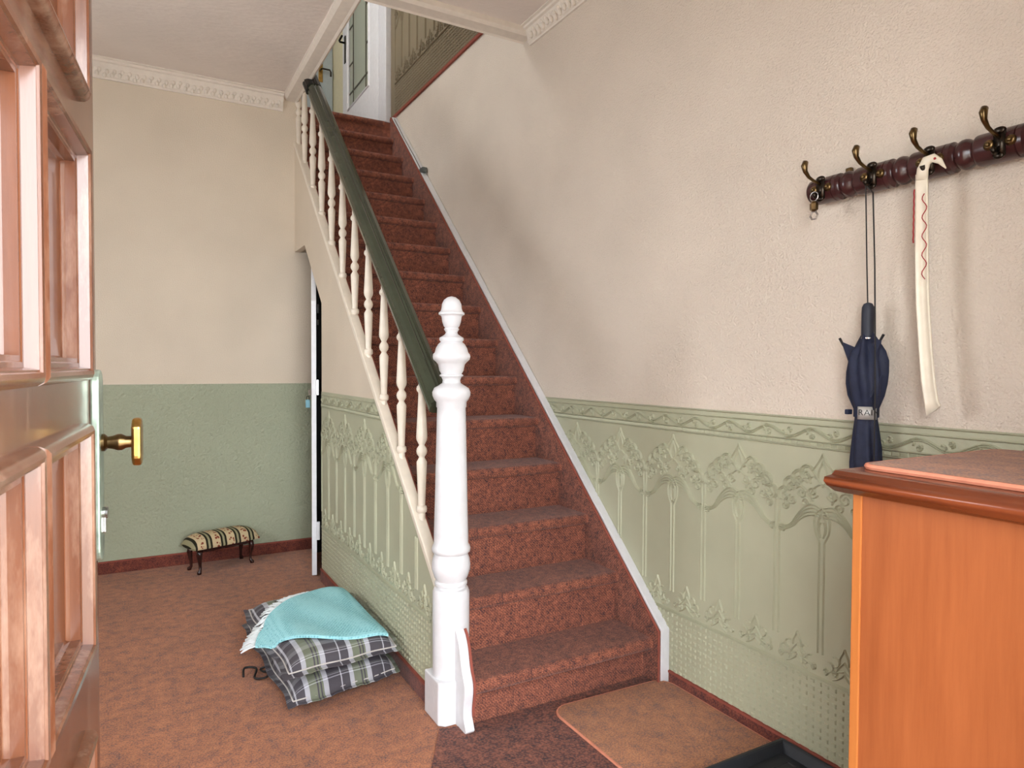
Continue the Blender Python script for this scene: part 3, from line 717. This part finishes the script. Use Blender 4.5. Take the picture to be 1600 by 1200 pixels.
b.add(vs, [(0,3,2,1), tuple(4*(m_-1)+i for i in range(4))] + [(4*i+k, 4*i+(k+1) % 4, 4*i+4+(k+1) % 4, 4*i+4+k) for i in range(m_-1) for k in range(4)])
cb(b, 'top_board', M['chest_top'], auto=60)
TZ = CZ+.046
tm = tag(empty('table_carpet', (1.48, .55, TZ)), 'small rust carpet piece with pink edge on top of the chest', 'mat')
b = MB(); b.prism([(x-1.48, y-.55) for x, y in rrect(1.192, 1.688, .22, .783, .03)], 'Z', .0005, .0105); b.build('pile', M['mat'], tm)
b = MB(); rr = rrect(1.190, 1.690, .218, .785, .03); b.tube([(x-1.48, y-.55, .0055) for x, y in rr + rr[:1]], .0055, 6); b.build('edge_binding', M['pinkbinding'], tm)

# ------------------------------------------------------------------ coat rack
RZ, RXc = 1.683-DZ, XR-.035
rack = tag(empty('coat_rack', (RXc, .9, RZ)), 'dark turned wooden coat rack with brass hooks on the cream wall', 'coat rack')
prof_ = [(.001, 0), (.030, 0), (.034, .004), (.0355, .012)]
HY = [1.209, 1.062, .92, .772, .625]
yend = 1.262
pr2 = [(.001, yend), (.028, yend-.002), (.034, yend-.008), (.0355, yend-.02)]
for i, hy in enumerate(HY):
    if i < len(HY)-1:
        mid = (HY[i]+HY[i+1])/2+.008
        pr2 += [(.0355, mid+.042), (.0355, mid+.0405), (.033, mid+.039), (.0355, mid+.037), (.0355, mid+.026), (.029, mid+.022), (.027, mid+.019), (.031, mid+.014), (.0345, mid+.006), (.035, mid), (.033, mid-.007), (.028, mid-.014), (.026, mid-.018), (.028, mid-.021), (.0345, mid-.026), (.0355, mid-.03)]
pr2 += [(.0355, .56), (.034, .55), (.001, .545)]
b = MB(); b.lathe([(r, y-.9) for r, y in pr2], 28, (0,0,0), 'Y'); b.build('rail', M['rack'], rack, auto=40)
for yy in (1.165, .73):
    b = MB(); b.box(.018, .03, yy-.9-.009, yy-.9+.009, .0, .052); c = MB(); br = b.build('wall_bracket', M['darkbrass'], rack, bevel=.003)
def hook():
    hk = MB()
    o = []
    pts = [(-.03, .008), (-.045, .011), (-.065, .015), (-.085, .022), (-.1, .035), (-.104, .05), (-.099, .060)]
    rad = [.0045, .0042, .004, .0045, .006, .0085, .0075]
    hk.tube([(x, 0, z) for x, z in pts], rad, 10)
    pr_ = hk.build('hook', M['darkbrass'], rack, smooth=True)
    p = MB(); p.box(-.039, -.032, -.011, .011, -.03, .022); p.sphere((-.037, 0, .024), .005, .014, .008); p.sphere((-.037, 0, -.03), .005, .012, .008)
    q1 = p.build('plate', M['bronze'], pr_, smooth=True)
    for s in (-1, 1):
        r_ = MB(); r_.lathe([(.011, 0), (.012, -.004), (.010, -.008), (.006, -.010)], 14, (-.031, s*.021, -.002 + s*-.0), 'X'); r_.sphere((-.042, s*.021, -.002), .005, .0055, .0055)
        r_.build('rosette', M['darkbrass'], pr_, auto=50)
    l_ = MB(); l_.tube([(-.036, 0, -.012), (-.048, 0, -.026), (-.058, 0, -.028), (-.064, 0, -.018)], [.004, .004, .0045, .006], 8); l_.build('lower_prong', M['bronze'], pr_, smooth=True)
    return pr_
h0 = hook()
for i, hy in enumerate(HY):
    if i == 0: o = h0
    else:
        o = h0.copy(); COL.objects.link(o); o.parent = rack
        for ch in h0.children:
            c = ch.copy(); COL.objects.link(c); c.parent = o
    o.location = (0, hy-.9, 0)

# key ring on the first hook
hx = RXc-.062
kr = tag(empty('key_ring', (hx, 1.209, 1.620)), 'steel ring with small clear key fob hanging from the end hook', 'key ring')
b = MB(); b.tube([(.0, .0125*math.cos(R(a)), .0125*math.sin(R(a))+.006) for a in range(0, 361, 24)], .0016, 6); b.build('ring', M['steel'], kr, smooth=True)
b = MB(); b.lathe([(.005, -.034), (.0105, -.03), (.011, -.014), (.006, -.007)], 6, (0,0,0)); b.build('fob', M['darkbrass'], kr)
b = MB(); b.tube([(.0, .0115*math.cos(R(a)), .0115*math.sin(R(a))-.045) for a in range(0, 361, 60)], .0025, 6); b.build('link', M['steel'], kr)

# ------------------------------------------------------------------ umbrella
UX, UY = XR-.058, 1.074
um = tag(empty('umbrella', (UX, UY, .72)), 'folded navy umbrella hanging by its cord from the coat rack', 'umbrella')
def umz(z): return z-.72-DZ
b = MB(); b.lathe([(.003, umz(1.360)), (.010, umz(1.357)), (.0145, umz(1.348)), (.0152, umz(1.335)), (.0152, umz(1.275)), (.014, umz(1.27))], 20); b.build('handle', M['handle_rubber'], um, auto=40)
b = MB(); b.lathe([(.0155, umz(1.270)), (.0155, umz(1.266))], 20); b.build('collar', M['steel'], um)
b = MB(); b.lathe([(.006, umz(1.19)), (.006, umz(1.268))], 10, (-.0, 0, 0)); b.build('shaft', M['steel'], um)
rings = [(1.268, .014, .05), (1.25, .024, .35), (1.235, .034, .5), (1.21, .043, .35), (1.18, .047, .25), (1.15, .046, .22), (1.12, .041, .2), (1.09, .031, .12), (1.076, .027, .04), (1.06, .027, .06), (1.03, .030, .15), (.98, .035, .2), (.945, .037, .2), (.925, .036, .2), (.908, .03, .15), (.899, .012, .05), (.895, .005, 0)]
b = MB(); vs = []; fs = []; n = 48
for z, r, f in rings:
    for k in range(n):
        a = 2*math.pi*k/n
        rr_ = r*(1+f*.5*math.cos(8*a+z*14)+.08*math.sin(3*a+z*30)*f*3)
        zz = umz(z) + (.018*max(0, math.cos(4*a+.4)) if z > 1.24 else 0)
        vs.append((min(rr_*math.cos(a), .052)*.85, rr_*math.sin(a), zz))
for i in range(len(rings)-1):
    for k in range(n): fs.append((i*n+k, i*n+(k+1) % n, (i+1)*n+(k+1) % n, (i+1)*n+k))
fs.append(tuple(range(n))); fs.append(tuple(range((len(rings)-1)*n, len(rings)*n)))
b.add(vs, fs)
can = b.build('canopy', M['navy'], um, smooth=True)
# fabric points running out to the rib tips
for (dy, dx, dz, w0) in ((.068, -.01, 1.262, .03), (-.042, -.005, 1.268, .022), (-.05, -.012, 1.175, .03)):
    b = MB(); s_ = 1 if dy > 0 else -1
    b.add([(dx-.012, s_*.012, umz(dz-.02)), (dx+.012, s_*.012, umz(dz-.03)), (dx, s_*.028, umz(dz-.10)), (dx, dy, umz(dz)), (dx-.016, s_*.03, umz(dz-.06))], [(0,3,4), (0,4,2), (1,2,3), (2,4,3), (0,1,3), (0,2,1)])
    b.build('fabric_point', M['navy'], can)
    if dz > 1.2:
        b = MB(); b.tube([(dx, dy-s_*.008, umz(dz-.012)), (dx, dy+s_*.004, umz(dz+.008))], [.003, .0035], 8); b.build('rib_tip', M['black'], um)
st_ = MB(); st_.lathe([(.0285, umz(1.064)), (.030, umz(1.065)), (.030, umz(1.087)), (.0285, umz(1.088))], 24); strap = st_.build('strap', M['navy'], um)
# metal buckle facing the doorway, lettered
vdir = Vector((-UX, -UY, 0)).normalized()
bd = math.atan2(vdir.y, vdir.x)
bk = MB(); rows_ = []
for z in (-.0165, .0165):
    rows_.append([(.0325*math.cos(t), .0325*math.sin(t), z) for t in [R(-48+12*i) for i in range(8)]])
bk.grid(rows_); bk2 = bk
buckle = bk.build('buckle', M['silver'], strap, smooth=True); buckle.location = (0, 0, umz(1.076)); buckle.rotation_euler = (0, 0, bd+R(10))
md = buckle.modifiers.new('thick', 'SOLIDIFY'); md.thickness = .0015
cu = bpy.data.curves.new('brand_text', 'FONT'); cu.body = 'RAIN'; cu.size = .021; cu.extrude = .0003; cu.align_x = 'CENTER'; cu.align_y = 'CENTER'; cu.space_character = 1.1
to = bpy.data.objects.new('tmp_text', cu); COL.objects.link(to)
bpy.context.view_layer.update()
me = bpy.data.meshes.new_from_object(to.evaluated_get(bpy.context.evaluated_depsgraph_get())); bpy.data.objects.remove(to)
for v in me.vertices:
    t = R(2)+v.co.x/.0325; rr_ = .0336+v.co.z; v.co = Vector((rr_*math.cos(t), rr_*math.sin(t), v.co.y+.001))
me.materials.clear(); me.materials.append(M['black'])
lt = bpy.data.objects.new('lettering', me); COL.objects.link(lt); lt.parent = um; lt.location = buckle.location; lt.rotation_euler = buckle.rotation_euler
b = MB(); b.box(-.03, -.012, .03, .041, umz(1.07), umz(1.083)); b.build('strap_end', M['navy'], um, bevel=.002)
b = MB()
hz = umz(1.655)
b.tube([(0, .001, umz(1.352)), (-.008, .0, umz(1.45)), (RXc-.058-UX+.004, -.008, hz)], .0018, 6)
b.tube([(RXc-.058-UX+.004, -.008, hz), (-.016, -.018, hz-.02), (-.022, -.03, umz(1.45)), (-.036, -.044, umz(1.25)), (-.042, -.05, umz(1.12)), (-.042, -.05, umz(.95))], .0018, 6)
b.build('cord', M['black'], um)

# ------------------------------------------------------------------ shoehorn
SY, SX = .918, 1.618
sh = tag(empty('shoehorn', (SX, SY, 1.064)), 'long ivory shoehorn with bird head hanging from the coat rack', 'shoehorn')
path = [(1.66, .018, .012), (1.672, .012, .013), (1.66, .006, .0145), (1.63, .007, .0155), (1.55, .006, .0155), (1.45, .004, .0155), (1.35, .0, .0155), (1.25, -.008, .0155), (1.17, -.016, .016), (1.12, -.024, .0165), (1.098, -.030, .0165)]
b = MB(); vs = []; fs = []; n = 13
path = [(1.655, .008, .0125)] + [(a, c_, w_*.87) for a, c_, w_ in path[3:]]
for z, dy, hw_ in path:
    fl = min(1, max(0, (1.66-z)/.2))
    for k in range(n):
        s_ = -1+2*k/(n-1)
        vs.append((.006*fl*(1-s_*s_)*(1) - .004, dy+hw_*s_, z-1.1+(-.012*s_ if z < 1.11 else 0)))
m_ = len(path)
for i in range(m_-1):
    for k in range(n-1): fs.append((i*n+k, i*n+k+1, (i+1)*n+k+1, (i+1)*n+k))
b.add(vs, fs); bl = b.build('blade', M['ivory'], sh, smooth=True); md = bl.modifiers.new('thick', 'SOLIDIFY'); md.thickness = .005
b = MB(); b.tube([(0, .008, 1.64-1.1), (0, .006, 1.665-1.1), (-.002, -.004, 1.682-1.1), (-.004, -.020, 1.684-1.1), (-.006, -.036, 1.672-1.1), (-.007, -.05, 1.652-1.1)], [.0145, .0135, .0125, .010, .0065, .0015], 12, .6)
hdd = b.build('bird_head', M['ivory'], sh, smooth=True)
b = MB(); b.sphere((-.013, -.028, 1.679-1.1), .002, .003, .003); b.build('eye', M['red'], hdd)
b = MB(); pts = []
for i in range(33):
    t = i/32; z = 1.605-.2*t; pts.append((-.009+.003*min(1, t*3)*0, -.004-.007*t*.4+.0055*math.sin(i*2*math.pi/7), z-1.1))
b.tube(pts, .0012, 5); b.build('zigzag_line', M['red'], bl)
b = MB(); b.tube([(-.007, .0205+.001*(i % 2), 1.62-.009*i-1.1) for i in range(15)], .0016, 5); b.build('rope_line', M['red'], bl)

# ------------------------------------------------------------------ footstool
fs_c = Vector((.428*K, 4.300*K, 0)); fa = math.atan2(4.289-4.193, .577-.306)
fst = tag(empty('footstool', fs_c, fa), 'small footstool with striped tapestry seat and dark curved legs', 'footstool')
lx, ly = .146, .058
for sx in (-1, 1):
    for sy in (-1, 1):
        b = MB(); b.tube([(sx*lx, sy*ly, .14), (sx*(lx+.006), sy*(ly+.005), .105), (sx*(lx+.001), sy*ly, .05), (sx*(lx), sy*(ly), .022), (sx*(lx+.008), sy*(ly+.006), .008), (sx*(lx+.008), sy*(ly+.006), 0)], [.016, .015, .008, .0075, .012, .011], 10)
        b.build('leg', M['stool_leg'], fst, smooth=True)
b = MB(); b.box(-lx-.008, lx+.008, -ly-.008, ly+.008, .118, .15); b.build('apron', M['stool_leg'], fst, bevel=.003)
b = MB(); top = []; bot = []; nx, ny = 24, 14
for i in range(nx+1):
    s_ = -1+2*i/nx; rt = []; rb_ = []
    for j in range(ny+1):
        t = -1+2*j/ny
        f = (1-abs(s_)**5)**.5*(1-abs(t)**3.2)**.5
        ex = .198*(1-.04*abs(t)**3); ey = .094*(1-.05*abs(s_)**4)
        rt.append((s_*ex, t*ey, .152+.062*f)); rb_.append((s_*ex*.985, t*ey*.985, .142-.012*(1-f)*0))
    top.append(rt); bot.append(rb_)
b.grid(top); b.grid(bot)
# side skirt
per = lambda g_: [g_[i][0] for i in range(nx+1)] + [g_[nx][j] for j in range(1, ny+1)] + [g_[i][ny] for i in range(nx-1, -1, -1)] + [g_[0][j] for j in range(ny-1, -1, -1)]
b.grid([per(bot), per(top)])
b.build('seat_cushion', M['tapestry'], fst, auto=75)

# ------------------------------------------------------------------ garden cushions
def cushion(name, corners, z0, z1, seed, label, flange=.022, puff=1.0):
    rnd = random.Random(seed)
    FL, FR, BR, BL = [Vector(c) for c in corners]
    nx, ny = 30, 46; W = (FR-FL).length; L = (BL-FL).length
    ph = [rnd.uniform(0, 6.28) for _ in range(6)]
    def pos(s, t):
        p = (1-t)*((1-s)*FL+s*FR) + t*((1-s)*BL+s*BR)
        w_ = .006*math.sin(14*s+ph[0])*(abs(t-.5)*2)**6 + 0
        return p + Vector((.007*math.sin(16*t+ph[1])*(abs(s-.5)*2)**6, w_))
    zm = z0 + (z1-z0)*.38
    me = bpy.data.meshes.new(name); vs = []; fs = []; uvs = []
    def hgt(s, t):
        e = min(s*W, (1-s)*W, t*L, (1-t)*L)
        if e < flange: return 0
        es = max(0, min(s*W, (1-s)*W)-flange); et = max(0, min(t*L, (1-t)*L)-flange)
        a = min(1, es/.11); c = min(1, et/.11)
        f = (1-(1-a)**2.6)**.5*(1-(1-c)**2.6)**.5
        f = max(f, .12)
        return f*(1+.05*math.sin(9*s+ph[2])*math.sin(7*t+ph[3]))
    for side in (0, 1):
        for i in range(ny+1):
            for j in range(nx+1):
                # denser sampling at the edges
                s = .5-.5*math.cos(math.pi*j/nx)*(1); t = .5-.5*math.cos(math.pi*i/ny)
                p = pos(s, t); f = hgt(s, t)
                crk = .0035*math.sin(60*s+40*t+ph[4])*(1-f)
                z = zm + (z1-zm)*f if side == 0 else zm-.003 - (zm-.003-z0)*f
                if f < .2: z += crk*.6
                vs.append((p.x, p.y, max(z, z0+.0005))); uvs.append((s*W, t*L))
    n1 = nx+1; off = (nx+1)*(ny+1)
    for i in range(ny):
        for j in range(nx):
            q = (i*n1+j, i*n1+j+1, (i+1)*n1+j+1, (i+1)*n1+j)
            fs.append(q); fs.append(tuple(off+k for k in q[::-1]))
    rim = [j for j in range(n1)] + [i*n1+nx for i in range(1, ny+1)] + [ny*n1+j for j in range(nx-1, -1, -1)] + [i*n1 for i in range(ny-1, 0, -1)]
    for a, c in zip(rim, rim[1:]+rim[:1]): fs.append((a, off+a, off+c, c))
    me.from_pydata(vs, [], fs); ul = me.uv_layers.new(name='UVMap')
    for lp in me.loops: ul.data[lp.index].uv = uvs[lp.vertex_index]
    for p in me.polygons: p.use_smooth = True
    me.materials.append(M['plaid'])
    c0_ = (FL+FR+BR+BL)/4
    for v in me.vertices: v.co -= Vector((c0_.x, c0_.y, 0))
    root = tag(empty(name, (c0_.x, c0_.y, 0)), label, 'cushion')
    o = bpy.data.objects.new('cushion_cover', me); COL.objects.link(o); o.parent = root
    # piping seam round the filled part
    b = MB()
    ring = [(s, 0.025/L*.9) for s in [.045+.91*i/20 for i in range(21)]] + [(1-.045, t) for t in [.03+.94*i/30 for i in range(31)]] + [(s, 1-.025/L*.9) for s in [.955-.91*i/20 for i in range(21)]] + [(.045, t) for t in [.97-.94*i/30 for i in range(31)]]
    pp_ = [pos(s, t) for s, t in ring]
    b.tube([(p.x-c0_.x, p.y-c0_.y, zm+.006) for p in pp_], .0028, 5); b.build('piping', M['plaid_pipe'], root, smooth=True)
    return root, pos, hgt, zm, c0_
M['plaid_pipe'] = plain('pale_piping', (186, 180, 176), 0.7, 0.3)
cl = cushion('garden_cushion', ((.43, 2.255), (.845, 2.34), (.845, 3.12), (.385, 3.09)), 0, .0965, 1, 'lower plaid garden cushion lying flat on the carpet')
cu_ = cushion('garden_cushion', ((.42, 2.275), (.845, 2.325), (.843, 3.02), (.377, 3.01)), .0965, .18, 5, 'upper plaid garden cushion carrying the turquoise cloth')
b = MB()
cp = [Vector(q_) for q_ in ((-.31, .0, .006), (-.30, .045, .018), (-.26, .035, .012), (-.275, -.035, .007), (-.235, -.055, .012), (-.215, .0, .022), (-.245, .03, .010), (-.235, -.01, .012), (-.2, -.02, .03))]
sm = []
for q_ in range(len(cp)-1):
    a_, b_, c_, d_ = cp[max(q_-1, 0)], cp[q_], cp[q_+1], cp[min(q_+2, len(cp)-1)]
    for h_ in range(6):
        t_ = h_/6; sm.append(.5*((2*b_)+(c_-a_)*t_+(2*a_-5*b_+4*c_-d_)*t_*t_+(3*b_-a_-3*c_+d_)*t_**3))
b.tube(sm, .0042, 6)
tie = b.build('tie_cord', M['black'], cl[0], smooth=True); tie['label'] = 'black cord trailing on the carpet'; tie.location = (.02, -.06, 0)
b = MB(); b.box(.0, .03, 0, .001, 0, .018); tie2 = b.build('care_tag', M['fringe'], cu_[0]); tie2.location = (-.19, .22, .10)

# turquoise crochet cloth draped on the upper cushion
import functools
def ctop(x, y):
    # height of the upper cushion at a world position (inverse bilinear by search on the stored map)
    FL, FR, BR, BL = (.42, 2.275), (.845, 2.325), (.843, 3.02), (.377, 3.01)
    t = (y-2.30)/(3.015-2.30)
    for _ in range(4):
        xl = FL[0]+(BL[0]-FL[0])*t; xr = FR[0]+(BR[0]-FR[0])*t; s = (x-xl)/(xr-xl)
        yl = FL[1]+(FR[1]-FL[1])*s; yr = BL[1]+(BR[1]-BL[1])*s; t = (y-yl)/(yr-yl)
    if 0 <= s <= 1 and 0 <= t <= 1:
        f = cu_[2](s, t); return cu_[3] + (.18-cu_[3])*f
    d = max(-s*.45, (s-1)*.45, -t*.72, (t-1)*.72, 0)
    return max(.02, cu_[3]-d*.35)
Lp, Bp, Rp = Vector((.372, 2.60)), Vector((.79, 2.985)), Vector((.805, 2.375))
def LB(t):
    p = bez((Lp.x, Lp.y), (.39, 2.70), (.51, 2.92), (Bp.x, Bp.y), 40); k = t*40; i = min(39, int(k)); f = k-i
    return Vector(p[i])*(1-f)+Vector(p[i+1])*f
def front(s):
    p = bez((Lp.x, Lp.y), (.47, 2.44), (.62, 2.345), (Rp.x, Rp.y), 40); k = s*40; i = min(39, int(k)); f = k-i
    return Vector(p[i])*(1-f)+Vector(p[i+1])*f
bl_ = tag(empty('crochet_cloth', (.66, 2.66, .18)), 'turquoise crocheted cloth with white fringe draped over the plaid cushions', 'cloth')
nt_, ns_ = 30, 34; rowsT = []; rowsB = []
for i in range(nt_+1):
    t = i/nt_; a = []; c = []
    for j in range(ns_+1):
        s = j/ns_
        p = LB(t)*(1-s) + (Rp*(1-t)+Bp*t)*s + (front(s)-(Lp*(1-s)+Rp*s))*(1-t)
        z = ctop(p.x, p.y)+.004
        z += .003*math.sin(9*p.x*3+p.y*13)
        edge = min(1, min(s if False else 1, (1-t)*0+1))
        a.append((p.x-.66, p.y-2.66, z+.011-.18)); c.append((p.x-.66, p.y-2.66, z-.18))
    rowsT.append(a); rowsB.append(c)
b = MB(); b.grid(rowsT); b.grid(rowsB)
per2 = lambda g_: g_[0] + [g_[i][-1] for i in range(1, nt_+1)] + g_[-1][::-1][1:] + [g_[i][0] for i in range(nt_-1, -1, -1)]
b.grid([per2(rowsB), per2(rowsT)])
b.build('cloth', M['crochet'], bl_, auto=70)
b = MB(); rnd = random.Random(3)
for i in range(78):
    t = (i+.5)/78; p = LB(t); q = LB(min(1, t+.01))-LB(max(0, t-.01)); nn = Vector((-q.y, q.x)).normalized()
    ln_ = rnd.uniform(.04, .055); e = p+nn*ln_+q.normalized()*rnd.uniform(-.012, .012)
    m1 = (p+e)/2
    pts = [(p.x, p.y, ctop(p.x, p.y)+.008), (m1.x, m1.y, ctop(m1.x, m1.y)+.010), (e.x, e.y, ctop(e.x, e.y)+.006)]
    b.tube([(x-.66, y-2.66, z-.18) for x, y, z in pts], .0026, 5)
fq = b.build('fringe', M['fringe'], bl_, smooth=True); fq['kind'] = 'stuff'
